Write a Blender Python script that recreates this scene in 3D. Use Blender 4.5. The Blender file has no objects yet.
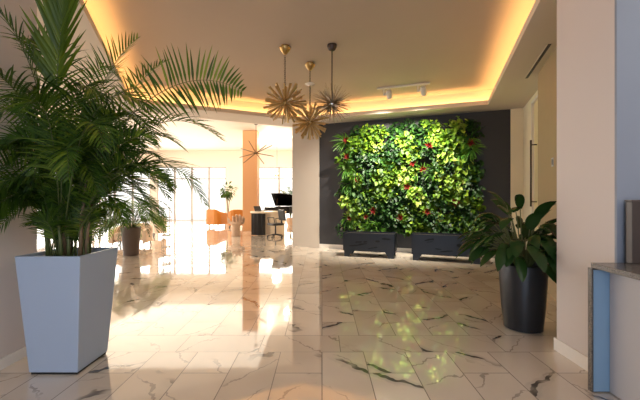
import bpy, bmesh, math, random
from mathutils import Vector, Matrix, Quaternion

random.seed(11)
PI = math.pi
V = Vector
sc = bpy.context.scene
COL = sc.collection

# ------------------------------------------------------------------ camera, sky, exposure, main lights
F_PX, CAM_H, VPX, VPY = 346.0, 1.5, 322.0, 197.0
cam_d = bpy.data.cameras.new('camera')
cam_d.sensor_fit = 'HORIZONTAL'; cam_d.sensor_width = 36.0
cam_d.lens = F_PX / 640.0 * 36.0
cam_d.shift_x = -(VPX - 320) / 640.0
cam_d.shift_y = (VPY - 200) / 640.0
cam_d.clip_start = 0.05; cam_d.clip_end = 200
cam = bpy.data.objects.new('camera', cam_d); COL.objects.link(cam)
cam.location = (0, 0, CAM_H); cam.rotation_euler = (PI / 2, 0, 0)
sc.camera = cam

vs = sc.view_settings
sc.display_settings.display_device = 'sRGB'
vs.view_transform = 'Standard'; vs.look = 'None'; vs.gamma = 1.0
vs.use_curve_mapping = False; vs.exposure = 0.02

world = bpy.data.worlds.new('world'); sc.world = world; world.use_nodes = True
bg = world.node_tree.nodes['Background']
bg.inputs[0].default_value = (1.0, 0.965, 0.91, 1); bg.inputs[1].default_value = 1.9

def area(name, loc, target, sx, sy, energy, color, spread=180):
    d = bpy.data.lights.new(name, 'AREA'); d.shape = 'RECTANGLE'
    d.size = sx; d.size_y = sy; d.energy = energy; d.color = color
    d.spread = math.radians(spread)
    o = bpy.data.objects.new(name, d); COL.objects.link(o)
    o.location = loc
    o.rotation_euler = (V(target) - V(loc)).to_track_quat('-Z', 'Y').to_euler()
    return o

# daylight: the far glazing, the left glazing, and the entrance glazing behind the camera
area('daylight_far', (-6.0, 23.0, 2.0), (-6.0, 10, 1.6), 13.0, 3.4, 800, (1.0, 0.93, 0.82))
area('daylight_side', (-12.6, 13.0, 2.0), (-3.0, 10.5, 1.4), 12.0, 3.4, 700, (1.0, 0.94, 0.84))
area('daylight_entrance', (-0.6, -3.6, 1.7), (-0.6, 5, 1.2), 3.6, 2.8, 85, (0.42, 0.66, 1.0))

# ------------------------------------------------------------------ helpers
def at(px, py, Y):
    return V(((px - VPX) / F_PX * Y, Y, CAM_H - (py - VPY) / F_PX * Y))

def tag(o, label=None, cat=None, group=None, kind=None):
    if label: o['label'] = label
    if cat: o['category'] = cat
    if group: o['group'] = group
    if kind: o['kind'] = kind
    return o

def thing(name, loc, label, cat, rz=0.0, group=None):
    o = bpy.data.objects.new(name, None); COL.objects.link(o)
    o.empty_display_size = 0.1
    o.location = loc; o.rotation_euler = (0, 0, rz)
    return tag(o, label, cat, group)

class MB:
    def __init__(s): s.v = []; s.f = []; s.m = []; s.mi = 0
    def add(s, vs_, fs_):
        b = len(s.v); s.v.extend([tuple(x) for x in vs_])
        for f in fs_: s.f.append(tuple(b + i for i in f)); s.m.append(s.mi)
    def box(s, c, size, rot=None):
        hx, hy, hz = size[0] / 2, size[1] / 2, size[2] / 2
        c = V(c); R = rot if rot is not None else Matrix.Identity(3)
        p = [c + R @ V((x * hx, y * hy, z * hz)) for x in (-1, 1) for y in (-1, 1) for z in (-1, 1)]
        s.add(p, [(0, 1, 3, 2), (4, 6, 7, 5), (0, 4, 5, 1), (2, 3, 7, 6), (0, 2, 6, 4), (1, 5, 7, 3)])
        return s
    def prism(s, poly, z0, z1):
        n = len(poly)
        a = sum(poly[i][0] * poly[(i + 1) % n][1] - poly[(i + 1) % n][0] * poly[i][1] for i in range(n))
        if a < 0: poly = list(reversed(poly))
        vs_ = [(p[0], p[1], z0) for p in poly] + [(p[0], p[1], z1) for p in poly]
        fs_ = [tuple(range(n - 1, -1, -1)), tuple(range(n, 2 * n))]
        fs_ += [(i, (i + 1) % n, n + (i + 1) % n, n + i) for i in range(n)]
        s.add(vs_, fs_); return s
    def loft(s, rings, cap=True):
        n = len(rings[0]); vs_ = [p for r in rings for p in r]; fs_ = []
        for k in range(len(rings) - 1):
            for i in range(n):
                fs_.append((k * n + i, k * n + (i + 1) % n, (k + 1) * n + (i + 1) % n, (k + 1) * n + i))
        if cap:
            fs_.append(tuple(range(n - 1, -1, -1)))
            fs_.append(tuple((len(rings) - 1) * n + i for i in range(n)))
        s.add(vs_, fs_); return s
    def tube(s, path, r, n=8, cap=True):
        path = [V(p) for p in path]
        rs = r if isinstance(r, (list, tuple)) else [r] * len(path)
        rings = []; ref = None
        for i, p in enumerate(path):
            t = (path[min(i + 1, len(path) - 1)] - path[max(i - 1, 0)]).normalized()
            if ref is None: ref = t.orthogonal().normalized()
            a = (ref - t * ref.dot(t))
            a = a.normalized() if a.length > 1e-6 else t.orthogonal().normalized()
            ref = a; b = t.cross(a)
            rings.append([p + (a * math.cos(q) + b * math.sin(q)) * rs[i] for q in [2 * PI * k / n for k in range(n)]])
        return s.loft(rings, cap)
    def lathe(s, prof, n=32, c=(0, 0, 0), cap=True):
        rings = [[V((c[0] + r * math.cos(q), c[1] + r * math.sin(q), c[2] + z)) for q in [2 * PI * k / n for k in range(n)]] for r, z in prof]
        return s.loft(rings, cap)
    def ball(s, c, r, n=12, m=8, sc_=(1, 1, 1)):
        prof = [(max(1e-4, r * math.sin(PI * k / m)), -r * math.cos(PI * k / m)) for k in range(m + 1)]
        rings = [[V((c[0] + rr * math.cos(q) * sc_[0], c[1] + rr * math.sin(q) * sc_[1], c[2] + z * sc_[2])) for q in [2 * PI * k / n for k in range(n)]] for rr, z in prof]
        return s.loft(rings, True)
    def blade(s, base, d, side, length, width, segs=4, droop=0.3, fold=0.25, shape='leaf', curl=0.0):
        """one leaf: strip with a midrib, starting at base along d, folded about the midrib, bending down by droop"""
        d = V(d).normalized(); side = V(side); side = (side - d * side.dot(d)).normalized()
        nrm = d.cross(side).normalized()
        p = V(base); vs_ = []; fs_ = []
        step = length / segs
        for i in range(segs + 1):
            t = i / segs
            if shape == 'leaf': w = math.sin(PI * min(1, t * 0.92 + 0.06)) ** 0.8 * (1 - 0.25 * t)
            elif shape == 'heart': w = (math.sin(PI * min(1.0, 0.22 + 0.78 * t))) ** 0.75
            else: w = min(1, 3.2 * t + 0.35) * (1 - t ** 2.2) + 0.03      # grass-like
            if i == segs: w = 0.02
            w *= width / 2
            up = nrm * (fold * w)
            vs_ += [p + side * w + up, p, p - side * w + up]
            dd = d.copy(); dd.z -= droop * (t + 0.5 / segs) * 2
            dd += nrm * curl * t
            p = p + dd.normalized() * step
        for i in range(segs):
            a = 3 * i
            fs_ += [(a, a + 1, a + 4, a + 3), (a + 1, a + 2, a + 5, a + 4)]
        s.add(vs_, fs_); return s
    def mesh(s, name, mats, smooth=False):
        me = bpy.data.meshes.new(name); me.from_pydata(s.v, [], s.f)
        for m in (mats if isinstance(mats, (list, tuple)) else [mats]): me.materials.append(m)
        if any(s.m): me.polygons.foreach_set('material_index', s.m)
        if smooth: me.polygons.foreach_set('use_smooth', [True] * len(me.polygons))
        me.update(); return me
    def build(s, name, mats, parent=None, smooth=False, bevel=0.0, auto=None):
        me = s.mesh(name, mats, smooth or auto is not None)
        bm = bmesh.new(); bm.from_mesh(me)
        bmesh.ops.recalc_face_normals(bm, faces=bm.faces) if not getattr(s, 'noflip', False) else None
        bm.to_mesh(me); bm.free()
        if auto is not None: me.set_sharp_from_angle(angle=math.radians(auto))
        o = bpy.data.objects.new(name, me); COL.objects.link(o)
        if bevel:
            b = o.modifiers.new('bevel', 'BEVEL'); b.width = bevel; b.segments = 2; b.limit_method = 'ANGLE'
        if parent is not None: o.parent = parent
        return o

def struct(mb, name, mat, label, cat='wall', **k):
    o = mb.build(name, mat, **k); return tag(o, label, cat, None, 'structure')

def inst(me, name, parent, loc=(0, 0, 0), rot=None, scale=None):
    o = bpy.data.objects.new(name, me); COL.objects.link(o); o.parent = parent
    o.location = loc
    if rot is not None: o.rotation_mode = 'QUATERNION'; o.rotation_quaternion = rot
    if scale is not None: o.scale = scale if isinstance(scale, (tuple, list)) else (scale,) * 3
    return o

# ------------------------------------------------------------------ materials
def principled(name, col, rough=0.5, metal=0.0, spec=0.5, noise=0.0, nscale=6.0, bump=0.0, coat=0.0, **kw):
    m = bpy.data.materials.new(name); m.use_nodes = True
    nt = m.node_tree; b = nt.nodes['Principled BSDF']
    b.inputs['Base Color'].default_value = (*col, 1); b.inputs['Roughness'].default_value = rough
    b.inputs['Metallic'].default_value = metal; b.inputs['Specular IOR Level'].default_value = spec
    b.inputs['Coat Weight'].default_value = coat
    if noise or bump:
        tc = nt.nodes.new('ShaderNodeTexCoord'); n = nt.nodes.new('ShaderNodeTexNoise')
        n.inputs['Scale'].default_value = nscale; n.inputs['Detail'].default_value = 4
        nt.links.new(tc.outputs['Object'], n.inputs['Vector'])
        if noise:
            mx = nt.nodes.new('ShaderNodeMix'); mx.data_type = 'RGBA'
            mx.inputs['A'].default_value = (*[c * (1 - noise) for c in col], 1)
            mx.inputs['B'].default_value = (*[min(1, c * (1 + noise)) for c in col], 1)
            nt.links.new(n.outputs['Fac'], mx.inputs['Factor']); nt.links.new(mx.outputs['Result'], b.inputs['Base Color'])
        if bump:
            bp = nt.nodes.new('ShaderNodeBump'); bp.inputs['Strength'].default_value = bump; bp.inputs['Distance'].default_value = 0.01
            nt.links.new(n.outputs['Fac'], bp.inputs['Height']); nt.links.new(bp.outputs['Normal'], b.inputs['Normal'])
    return m

def leaf_mat(name, stops, rough=0.4, trans=0.3, tboost=1.6):
    """leaf colour differs from leaf to leaf; some light shines through"""
    m = bpy.data.materials.new(name); m.use_nodes = True
    nt = m.node_tree; b = nt.nodes['Principled BSDF']; out = nt.nodes['Material Output']
    g = nt.nodes.new('ShaderNodeNewGeometry'); r = nt.nodes.new('ShaderNodeValToRGB')
    el = r.color_ramp.elements
    el[0].position, el[0].color = stops[0][0], (*stops[0][1], 1)
    el[1].position, el[1].color = stops[-1][0], (*stops[-1][1], 1)
    for p, c in stops[1:-1]:
        e = el.new(p); e.color = (*c, 1)
    nt.links.new(g.outputs['Random Per Island'], r.inputs['Fac'])
    nt.links.new(r.outputs['Color'], b.inputs['Base Color'])
    b.inputs['Roughness'].default_value = rough; b.inputs['Specular IOR Level'].default_value = 0.4
    t = nt.nodes.new('ShaderNodeBsdfTranslucent')
    mu = nt.nodes.new('ShaderNodeMix'); mu.data_type = 'RGBA'; mu.blend_type = 'MULTIPLY'; mu.inputs['Factor'].default_value = 1
    mu.inputs['B'].default_value = (tboost * 1.1, tboost, tboost * 0.35, 1)
    nt.links.new(r.outputs['Color'], mu.inputs['A']); nt.links.new(mu.outputs['Result'], t.inputs['Color'])
    ms = nt.nodes.new('ShaderNodeMixShader'); ms.inputs['Fac'].default_value = trans
    nt.links.new(b.outputs[0], ms.inputs[1]); nt.links.new(t.outputs[0], ms.inputs[2]); nt.links.new(ms.outputs[0], out.inputs['Surface'])
    return m

def emit_mat(name, col, strength):
    m = bpy.data.materials.new(name); m.use_nodes = True
    b = m.node_tree.nodes['Principled BSDF']
    b.inputs['Base Color'].default_value = (*col, 1); b.inputs['Emission Color'].default_value = (*col, 1)
    b.inputs['Emission Strength'].default_value = strength
    return m

def glass_mat(name, fac=0.06, tint=(1, 1, 1)):
    m = bpy.data.materials.new(name); m.use_nodes = True
    nt = m.node_tree; out = nt.nodes['Material Output']
    t = nt.nodes.new('ShaderNodeBsdfTransparent'); t.inputs[0].default_value = (*tint, 1)
    g = nt.nodes.new('ShaderNodeBsdfGlossy'); g.inputs['Roughness'].default_value = 0.02
    ms = nt.nodes.new('ShaderNodeMixShader'); ms.inputs[0].default_value = fac
    nt.links.new(t.outputs[0], ms.inputs[1]); nt.links.new(g.outputs[0], ms.inputs[2]); nt.links.new(ms.outputs[0], out.inputs['Surface'])
    return m

W_T = 0.4; Y_B0, Y_B1 = 3.348, 3.748
def marble_floor():
    m = bpy.data.materials.new('marble_tile'); m.use_nodes = True
    nt = m.node_tree; L = nt.links.new; N = nt.nodes.new; b = nt.nodes['Principled BSDF']
    tc = N('ShaderNodeTexCoord'); sep = N('ShaderNodeSeparateXYZ'); L(tc.outputs['Object'], sep.inputs[0])
    def math_(op, a, bb=None, c=None):
        n = N('ShaderNodeMath'); n.operation = op
        for i, x in enumerate((a, bb, c)):
            if x is None: continue
            if isinstance(x, (int, float)): n.inputs[i].default_value = x
            else: L(x, n.inputs[i])
        return n.outputs[0]
    X, Y = sep.outputs['X'], sep.outputs['Y']
    def brick(vec):
        k = N('ShaderNodeTexBrick'); k.offset = 0.5; k.offset_frequency = 2; k.squash = 1
        k.inputs['Color1'].default_value = (0, 0, 0, 1); k.inputs['Color2'].default_value = (1, 1, 1, 1); k.inputs['Mortar'].default_value = (0.5, 0.5, 0.5, 1)
        k.inputs['Scale'].default_value = 1.0; k.inputs['Mortar Size'].default_value = 0.0042; k.inputs['Mortar Smooth'].default_value = 0.1
        k.inputs['Bias'].default_value = 0.0; k.inputs['Brick Width'].default_value = 2 * W_T; k.inputs['Row Height'].default_value = W_T
        L(vec, k.inputs['Vector']); return k
    # upright running bond, joints on X = k*0.4; long edge along Y
    cv = N('ShaderNodeCombineXYZ'); L(math_('ADD', Y, 40 * W_T - Y_B0), cv.inputs[0]); L(math_('ADD', X, 41 * W_T), cv.inputs[1])
    bv = brick(cv.outputs[0])
    ch = N('ShaderNodeCombineXYZ'); L(math_('ADD', X, 0.22 + 40 * W_T), ch.inputs[0]); L(math_('ADD', Y, 40 * W_T - Y_B0), ch.inputs[1])
    bh = brick(ch.outputs[0])
    band = math_('MULTIPLY', math_('GREATER_THAN', Y, Y_B0), math_('LESS_THAN', Y, Y_B1))
    def mix(f, a, c):
        n = N('ShaderNodeMix'); n.data_type = 'RGBA'
        for s_, x in (('Factor', f), ('A', a), ('B', c)):
            if isinstance(x, tuple): n.inputs[s_].default_value = x
            elif isinstance(x, (int, float)): n.inputs[s_].default_value = x
            else: L(x, n.inputs[s_])
        return n.outputs['Result']
    rnd = mix(band, bv.outputs['Color'], bh.outputs['Color'])
    mort = N('ShaderNodeMix'); mort.data_type = 'FLOAT'; L(band, mort.inputs['Factor']); L(bv.outputs['Fac'], mort.inputs['A']); L(bh.outputs['Fac'], mort.inputs['B'])
    # every tile cut from another place of the slab
    off = N('ShaderNodeVectorMath'); off.operation = 'MULTIPLY_ADD'; L(rnd, off.inputs[0]); off.inputs[1].default_value = (37.0, 53.0, 11.0); L(tc.outputs['Object'], off.inputs[2])
    def ridge(scale, rot, stretch, width, dist, detail=5):
        mp = N('ShaderNodeMapping'); mp.inputs['Rotation'].default_value = (0, 0, rot); mp.inputs['Scale'].default_value = (1, stretch, 1); L(off.outputs[0], mp.inputs[0])
        n = N('ShaderNodeTexNoise'); n.inputs['Scale'].default_value = scale; n.inputs['Detail'].default_value = detail; n.inputs['Roughness'].default_value = 0.5; n.inputs['Distortion'].default_value = dist
        L(mp.outputs[0], n.inputs['Vector'])
        a = math_('ABSOLUTE', math_('SUBTRACT', n.outputs['Fac'], 0.5))
        r = N('ShaderNodeMapRange'); r.interpolation_type = 'SMOOTHSTEP'; L(a, r.inputs['Value']); r.inputs['From Min'].default_value = 0; r.inputs['From Max'].default_value = width; r.inputs['To Min'].default_value = 1; r.inputs['To Max'].default_value = 0
        return r.outputs[0]
    def mask(scale, lo, hi):
        n = N('ShaderNodeTexNoise'); n.inputs['Scale'].default_value = scale; n.inputs['Detail'].default_value = 2; L(off.outputs[0], n.inputs['Vector'])
        r = N('ShaderNodeMapRange'); r.interpolation_type = 'SMOOTHSTEP'; L(n.outputs['Fac'], r.inputs['Value']); r.inputs['From Min'].default_value = lo; r.inputs['From Max'].default_value = hi
        return r.outputs[0]
    def streak(scale, rot, dist, lo, seed):
        mp = N('ShaderNodeMapping'); mp.inputs['Rotation'].default_value = (0, 0, rot); mp.inputs['Location'].default_value = (seed, 0, 0); L(off.outputs[0], mp.inputs[0])
        w = N('ShaderNodeTexWave'); w.wave_type = 'BANDS'; w.bands_direction = 'X'; w.wave_profile = 'SIN'
        w.inputs['Scale'].default_value = scale; w.inputs['Distortion'].default_value = dist; w.inputs['Detail'].default_value = 5; w.inputs['Detail Scale'].default_value = 1.3; w.inputs['Detail Roughness'].default_value = 0.62
        L(mp.outputs[0], w.inputs['Vector'])
        r = N('ShaderNodeMapRange'); r.interpolation_type = 'SMOOTHSTEP'; L(w.outputs['Fac'], r.inputs['Value']); r.inputs['From Min'].default_value = lo; r.inputs['From Max'].default_value = 1.0 - (1.0 - lo) * 0.35
        return r.outputs[0]
    turn = math_('GREATER_THAN', rnd, 0.42); back = math_('SUBTRACT', 1.0, turn)
    def either(a, c): return math_('ADD', math_('MULTIPLY', a, turn), math_('MULTIPLY', c, back))
    bold = math_('MULTIPLY', either(streak(0.42, 0.95, 5.0, 0.986, 0.3), streak(0.42, -0.75, 5.0, 0.986, 2.1)), mask(1.9, 0.46, 0.56))
    fine = math_('MULTIPLY', either(streak(0.9, 0.85, 6.0, 0.992, 5.3), streak(0.9, -0.7, 6.0, 0.992, 7.7)), mask(2.3, 0.44, 0.60))
    soft = math_('MULTIPLY', either(streak(0.42, 0.95, 5.0, 0.88, 0.3), streak(0.42, -0.75, 5.0, 0.88, 2.1)), mask(1.9, 0.42, 0.62))
    base = mix(mask(0.9, 0.3, 0.7), (0.68, 0.57, 0.46, 1), (0.84, 0.73, 0.61, 1))
    base = mix(math_('MULTIPLY', rnd, 0.22), base, (0.50, 0.43, 0.37, 1))
    c = mix(math_('MULTIPLY', soft, 0.35), base, (0.42, 0.36, 0.31, 1))
    c = mix(math_('MULTIPLY', fine, 0.6), c, (0.24, 0.19, 0.16, 1))
    c = mix(math_('MULTIPLY', bold, 0.92), c, (0.075, 0.06, 0.055, 1))
    c = mix(mort.outputs['Result'], c, (0.20, 0.155, 0.12, 1))
    L(c, b.inputs['Base Color'])
    rr = N('ShaderNodeMapRange'); L(mort.outputs['Result'], rr.inputs['Value']); rr.inputs['To Min'].default_value = 0.06; rr.inputs['To Max'].default_value = 0.5
    L(rr.outputs[0], b.inputs['Roughness'])
    b.inputs['Specular IOR Level'].default_value = 0.6; b.inputs['Coat Weight'].default_value = 0.7; b.inputs['Coat Roughness'].default_value = 0.03
    # slight waviness of the polish
    nz = N('ShaderNodeTexNoise'); nz.inputs['Scale'].default_value = 3.0; nz.inputs['Detail'].default_value = 1; L(off.outputs[0], nz.inputs['Vector'])
    bp = N('ShaderNodeBump'); bp.inputs['Strength'].default_value = 0.035; bp.inputs['Distance'].default_value = 0.02; L(nz.outputs['Fac'], bp.inputs['Height'])
    L(bp.outputs['Normal'], b.inputs['Normal']); L(bp.outputs['Normal'], b.inputs['Coat Normal'])
    return m

def granite():
    m = principled('speckled_granite', (0.1, 0.09, 0.085), 0.22)
    nt = m.node_tree; b = nt.nodes['Principled BSDF']
    tc = nt.nodes.new('ShaderNodeTexCoord'); n = nt.nodes.new('ShaderNodeTexNoise'); n.inputs['Scale'].default_value = 140; n.inputs['Detail'].default_value = 3
    r = nt.nodes.new('ShaderNodeValToRGB'); r.color_ramp.elements[0].position = 0.38; r.color_ramp.elements[0].color = (0.035, 0.03, 0.028, 1)
    r.color_ramp.elements[1].position = 0.66; r.color_ramp.elements[1].color = (0.20, 0.17, 0.15, 1)
    nt.links.new(tc.outputs['Object'], n.inputs['Vector']); nt.links.new(n.outputs['Fac'], r.inputs['Fac']); nt.links.new(r.outputs['Color'], b.inputs['Base Color'])
    return m

M = dict(
    marble=marble_floor(), granite=granite(),
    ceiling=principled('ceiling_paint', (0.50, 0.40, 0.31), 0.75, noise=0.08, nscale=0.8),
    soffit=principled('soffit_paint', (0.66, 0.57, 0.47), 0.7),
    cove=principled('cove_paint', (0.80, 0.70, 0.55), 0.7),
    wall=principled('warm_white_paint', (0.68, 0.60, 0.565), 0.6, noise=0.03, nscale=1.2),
    accent=principled('charcoal_paint', (0.034, 0.034, 0.040), 0.5, noise=0.15, nscale=2.0),
    base=principled('baseboard_paint', (0.84, 0.78, 0.72), 0.4),
    panel=principled('tan_panel', (0.41, 0.31, 0.19), 0.55, noise=0.05),
    door=principled('pale_yellow_glass', (0.82, 0.70, 0.42), 0.3),
    column=principled('apricot_paint', (0.60, 0.30, 0.13), 0.6),
    lobby=principled('lobby_white', (0.86, 0.78, 0.68), 0.6),
    frame=principled('grey_aluminium', (0.36, 0.31, 0.27), 0.4, 0.3),
    glass=glass_mat('clear_glass'),
    white_planter=principled('daylight_tinted_white_plastic', (0.40, 0.48, 0.62), 0.38),  # white plastic, with the blue of the entrance daylight mixed into its colour
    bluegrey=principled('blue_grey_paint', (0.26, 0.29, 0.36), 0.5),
    bright_recess_wall=principled('brightened_beige_paint', (0.90, 0.80, 0.60), 0.6),  # beige lightened to stand in for light falling on the door recess
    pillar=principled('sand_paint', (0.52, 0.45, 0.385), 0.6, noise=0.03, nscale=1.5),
    dark_brass=principled('dark_brass', (0.15, 0.09, 0.035), 0.4, 0.5),
    shade_leaf=leaf_mat('mid_green_leaf', [(0, (0.02, 0.06, 0.01)), (1, (0.07, 0.13, 0.02))], 0.5, 0.2),
    soil=principled('dark_soil', (0.035, 0.025, 0.018), 0.95, noise=0.4, nscale=40, bump=0.8),
    pot=principled('graphite_pot', (0.026, 0.028, 0.033), 0.33, 0.35),
    brownpot=principled('brown_pot', (0.13, 0.09, 0.075), 0.5),
    steel=principled('blackened_steel', (0.018, 0.022, 0.030), 0.42, 0.4, noise=0.1, nscale=5),
    hole_shade=principled('painted_recess_shade', (0.006, 0.006, 0.007), 0.9),
    brass=principled('aged_brass', (0.46, 0.30, 0.11), 0.32, 0.75),
    wood=principled('golden_wood', (0.56, 0.38, 0.16), 0.38, 0.4, noise=0.2, nscale=25),
    bronze=principled('dark_bronze', (0.06, 0.045, 0.04), 0.4, 0.7),
    needle=principled('smoked_brass', (0.34, 0.25, 0.15), 0.35, 0.7),
    bulb=principled('pearl_bulb', (0.85, 0.74, 0.58), 0.15),
    clear=principled('frosted_glass', (0.9, 0.85, 0.78), 0.15),
    track=principled('white_track', (0.70, 0.66, 0.60), 0.4),
    lens=emit_mat('spot_lens', (1.0, 0.95, 0.85), 8.0),
    black=principled('black_plastic', (0.012, 0.012, 0.013), 0.4),
    piano=principled('piano_lacquer', (0.010, 0.009, 0.009), 0.15),
    orange=principled('mustard_leather', (0.46, 0.165, 0.018), 0.5),
    peach=principled('peach_fabric', (0.90, 0.68, 0.52), 0.8),
    cream=principled('cream_lacquer', (0.80, 0.66, 0.48), 0.35),
    plaster=principled('plaster', (0.58, 0.40, 0.28), 0.7),
    charcoal=principled('charcoal_fabric', (0.018, 0.016, 0.016), 0.8, noise=0.3, nscale=20),
    laminate=principled('daylight_blue_laminate', (0.25, 0.40, 0.58), 0.35, 0.1, noise=0.06, nscale=3),  # blue of the entrance daylight put into the desk end colour
    pale=principled('pale_laminate', (0.50, 0.47, 0.47), 0.35),
    chrome=principled('chrome', (0.7, 0.68, 0.65), 0.18, 1.0),
    switch=principled('switch_grey', (0.55, 0.56, 0.58), 0.4),
    trunk=principled('cane_bark', (0.20, 0.13, 0.07), 0.7, noise=0.35, nscale=18),
    stem=principled('green_stem', (0.10, 0.12, 0.035), 0.5, noise=0.2),
    palm=leaf_mat('palm_leaf', [(0, (0.022, 0.058, 0.010)), (0.6, (0.068, 0.138, 0.016)), (1, (0.17, 0.25, 0.034))], 0.38, 0.35),
    palm_new=leaf_mat('young_palm_leaf', [(0, (0.05, 0.10, 0.010)), (1, (0.12, 0.19, 0.018))], 0.4, 0.4),
    lily=leaf_mat('glossy_dark_leaf', [(0, (0.012, 0.042, 0.010)), (1, (0.055, 0.12, 0.026))], 0.25, 0.15),
    pothos=leaf_mat('pothos_leaf', [(0, (0.026, 0.075, 0.006)), (0.6, (0.095, 0.19, 0.010)), (1, (0.26, 0.37, 0.026))], 0.5, 0.2),
    deep=leaf_mat('deep_green_leaf', [(0, (0.006, 0.028, 0.006)), (0.7, (0.020, 0.075, 0.010)), (1, (0.06, 0.16, 0.018))], 0.5, 0.18),
    lime=leaf_mat('lime_leaf', [(0, (0.10, 0.24, 0.015)), (0.5, (0.27, 0.42, 0.045)), (1, (0.52, 0.58, 0.16))], 0.5, 0.25),
    red=leaf_mat('red_bract', [(0, (0.13, 0.008, 0.010)), (1, (0.30, 0.02, 0.018))], 0.4, 0.15, 0.9),
    floral=leaf_mat('bright_leaf', [(0, (0.05, 0.16, 0.02)), (1, (0.16, 0.34, 0.05))], 0.4, 0.3),
)

# ------------------------------------------------------------------ the room
U = V((0.936, -0.351, 0)); NN = V((0.351, 0.936, 0))          # along the dark wall, and into it
LD = V((0.8935, 0.449, 0)); LN = V((-0.449, 0.8935, 0))        # along the lobby opening, and through it
LC = V((-0.382, 0.924, 0))                                     # the left run of the ceiling cove
RUN = V((0.328, 0.945, 0))                                     # the right run
Z_S, Z_LIP, Z_C, Z_L = 3.66, 3.765, 4.05, 4.45

def off_poly(pts, d):
    """offset a closed polygon (counter-clockwise) outward by d (one value, or one per edge)"""
    n = len(pts); ds = d if isinstance(d, (list, tuple)) else [d] * n
    lines = []
    for i in range(n):
        p, q = V(pts[i]), V(pts[(i + 1) % n]); t = (q - p).normalized(); nn = V((t.y, -t.x))
        lines.append((p + nn * ds[i], t))
    out = []
    for i in range(n):
        (p, t), (q, s_) = lines[i - 1], lines[i]
        k = ((q.x - p.x) * s_.y - (q.y - p.y) * s_.x) / (t.x * s_.y - t.y * s_.x)
        out.append(p + t * k)
    return out

tray = [V((-1.926, 1.99)), V((1.77, 1.99)), V((3.88, 8.08)), V((-0.636, 9.77)), V((-4.37, 7.90))]

struct(MB().prism([(-16, -3.2), (6.5, -3.2), (6.5, 23), (-16, 23)], -0.12, 0.0), 'floor', M['marble'],
       'polished marble tile floor with dark veins and thin grout lines', 'floor')
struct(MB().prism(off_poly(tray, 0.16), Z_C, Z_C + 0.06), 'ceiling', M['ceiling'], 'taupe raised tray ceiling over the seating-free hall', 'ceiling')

def ring(mb, inner, outer, z0, z1):
    n = len(inner)
    for i in range(n):
        j = (i + 1) % n
        mb.prism([inner[i], inner[j], outer[j], outer[i]], z0, z1)
    return mb
struct(ring(MB(), off_poly(tray, 0.0), off_poly(tray, 0.03), Z_S, Z_LIP), 'trim_1', M['soffit'], 'slim upstand lip along the edge of the tray ceiling', 'trim')
outer = off_poly(tray, [5.4, 0.95, 0.78, 0.95, 2.4])
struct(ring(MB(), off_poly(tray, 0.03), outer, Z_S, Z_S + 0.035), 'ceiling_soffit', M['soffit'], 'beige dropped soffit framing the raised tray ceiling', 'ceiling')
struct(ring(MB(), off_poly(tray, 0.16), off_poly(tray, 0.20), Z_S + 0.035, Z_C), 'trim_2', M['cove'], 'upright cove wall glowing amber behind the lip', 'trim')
# beam face towards the lobby, above the soffit
o3, o4, o0 = outer[3], outer[4], outer[0]
bm_ = MB()
bm_.prism([o3, o4, o4 + V((LN.x, LN.y)) * 0.06, o3 + V((LN.x, LN.y)) * 0.06], Z_S, Z_L + 0.05)
bm_.prism([o4, o0, o0 + V((-0.06, 0)), o4 + V((-0.06, 0))], Z_S, Z_L + 0.05)
struct(bm_, 'beam', M['lobby'], 'white beam face between hall soffit and lobby ceiling', 'beam')
struct(MB().prism([(-16, 2.0), (2.0, 9.2), (2.0, 23), (-16, 23)], Z_L, Z_L + 0.06), 'ceiling_lobby', M['lobby'], 'white lobby ceiling beyond the opening', 'ceiling')

# cove lamps: warm strips lying in the trough behind the lip
mid = off_poly(tray, 0.085)
for i in range(len(mid)):
    p, q = mid[i], mid[(i + 1) % len(mid)]
    c = (p + q) / 2; Ln = (q - p).length
    t = (q - p).normalized(); nrm = V((t.y, -t.x))
    if i == 0: continue
    d = bpy.data.lights.new('cove_lamp', 'AREA'); d.shape = 'RECTANGLE'; d.size = Ln - 0.15; d.size_y = 0.05
    d.energy = 4.6 * Ln; d.color = (1.0, 0.56, 0.20)
    o = bpy.data.objects.new('cove_lamp', d); COL.objects.link(o)
    o.location = (c.x, c.y, Z_S + 0.055)
    X_ = V((t.x, t.y, 0)); Z_ = -V((-nrm.x * 0.0, -nrm.y * 0.0, 1)).normalized(); Y_ = Z_.cross(X_)
    o.rotation_euler = Matrix((X_, Y_, Z_)).transposed().to_euler()

# the dark wall, its white pier, the right-hand return
def wl(px): k = (px - VPX) / F_PX; y = 9.6 / (0.351 * k + 0.936); return V((k * y, y))
n2 = V((0.351, 0.936)); u2 = V((0.936, -0.351))
A, B, E_ = wl(319.5), wl(510.5), wl(523)
struct(MB().prism([A, B, B + n2 * 0.2, A + n2 * 0.2], 0, Z_S + 0.02), 'wall_back', M['accent'], 'charcoal painted feature wall behind the living wall', 'wall')
P0 = wl(293)
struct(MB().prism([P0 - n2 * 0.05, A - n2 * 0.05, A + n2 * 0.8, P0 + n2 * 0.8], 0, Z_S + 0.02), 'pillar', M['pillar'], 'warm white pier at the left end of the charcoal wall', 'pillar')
struct(MB().prism([A - n2 * 0.02, B - n2 * 0.02, B, A], 0, 0.11), 'baseboard_back', M['base'], 'white baseboard under the charcoal wall', 'baseboard')
struct(MB().prism([B - n2 * 0.03, E_ - n2 * 0.03, E_ + u2 * 0.2 + n2 * 0.2, B + n2 * 0.2], 0, Z_S + 0.02), 'wall_return', M['bright_recess_wall'], 'narrow beige wall strip beside the charcoal wall', 'wall')
D0 = E_ - n2 * 0.0
def dw(s_, o_=0.0): return D0 - n2 * s_ + u2 * o_
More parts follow.
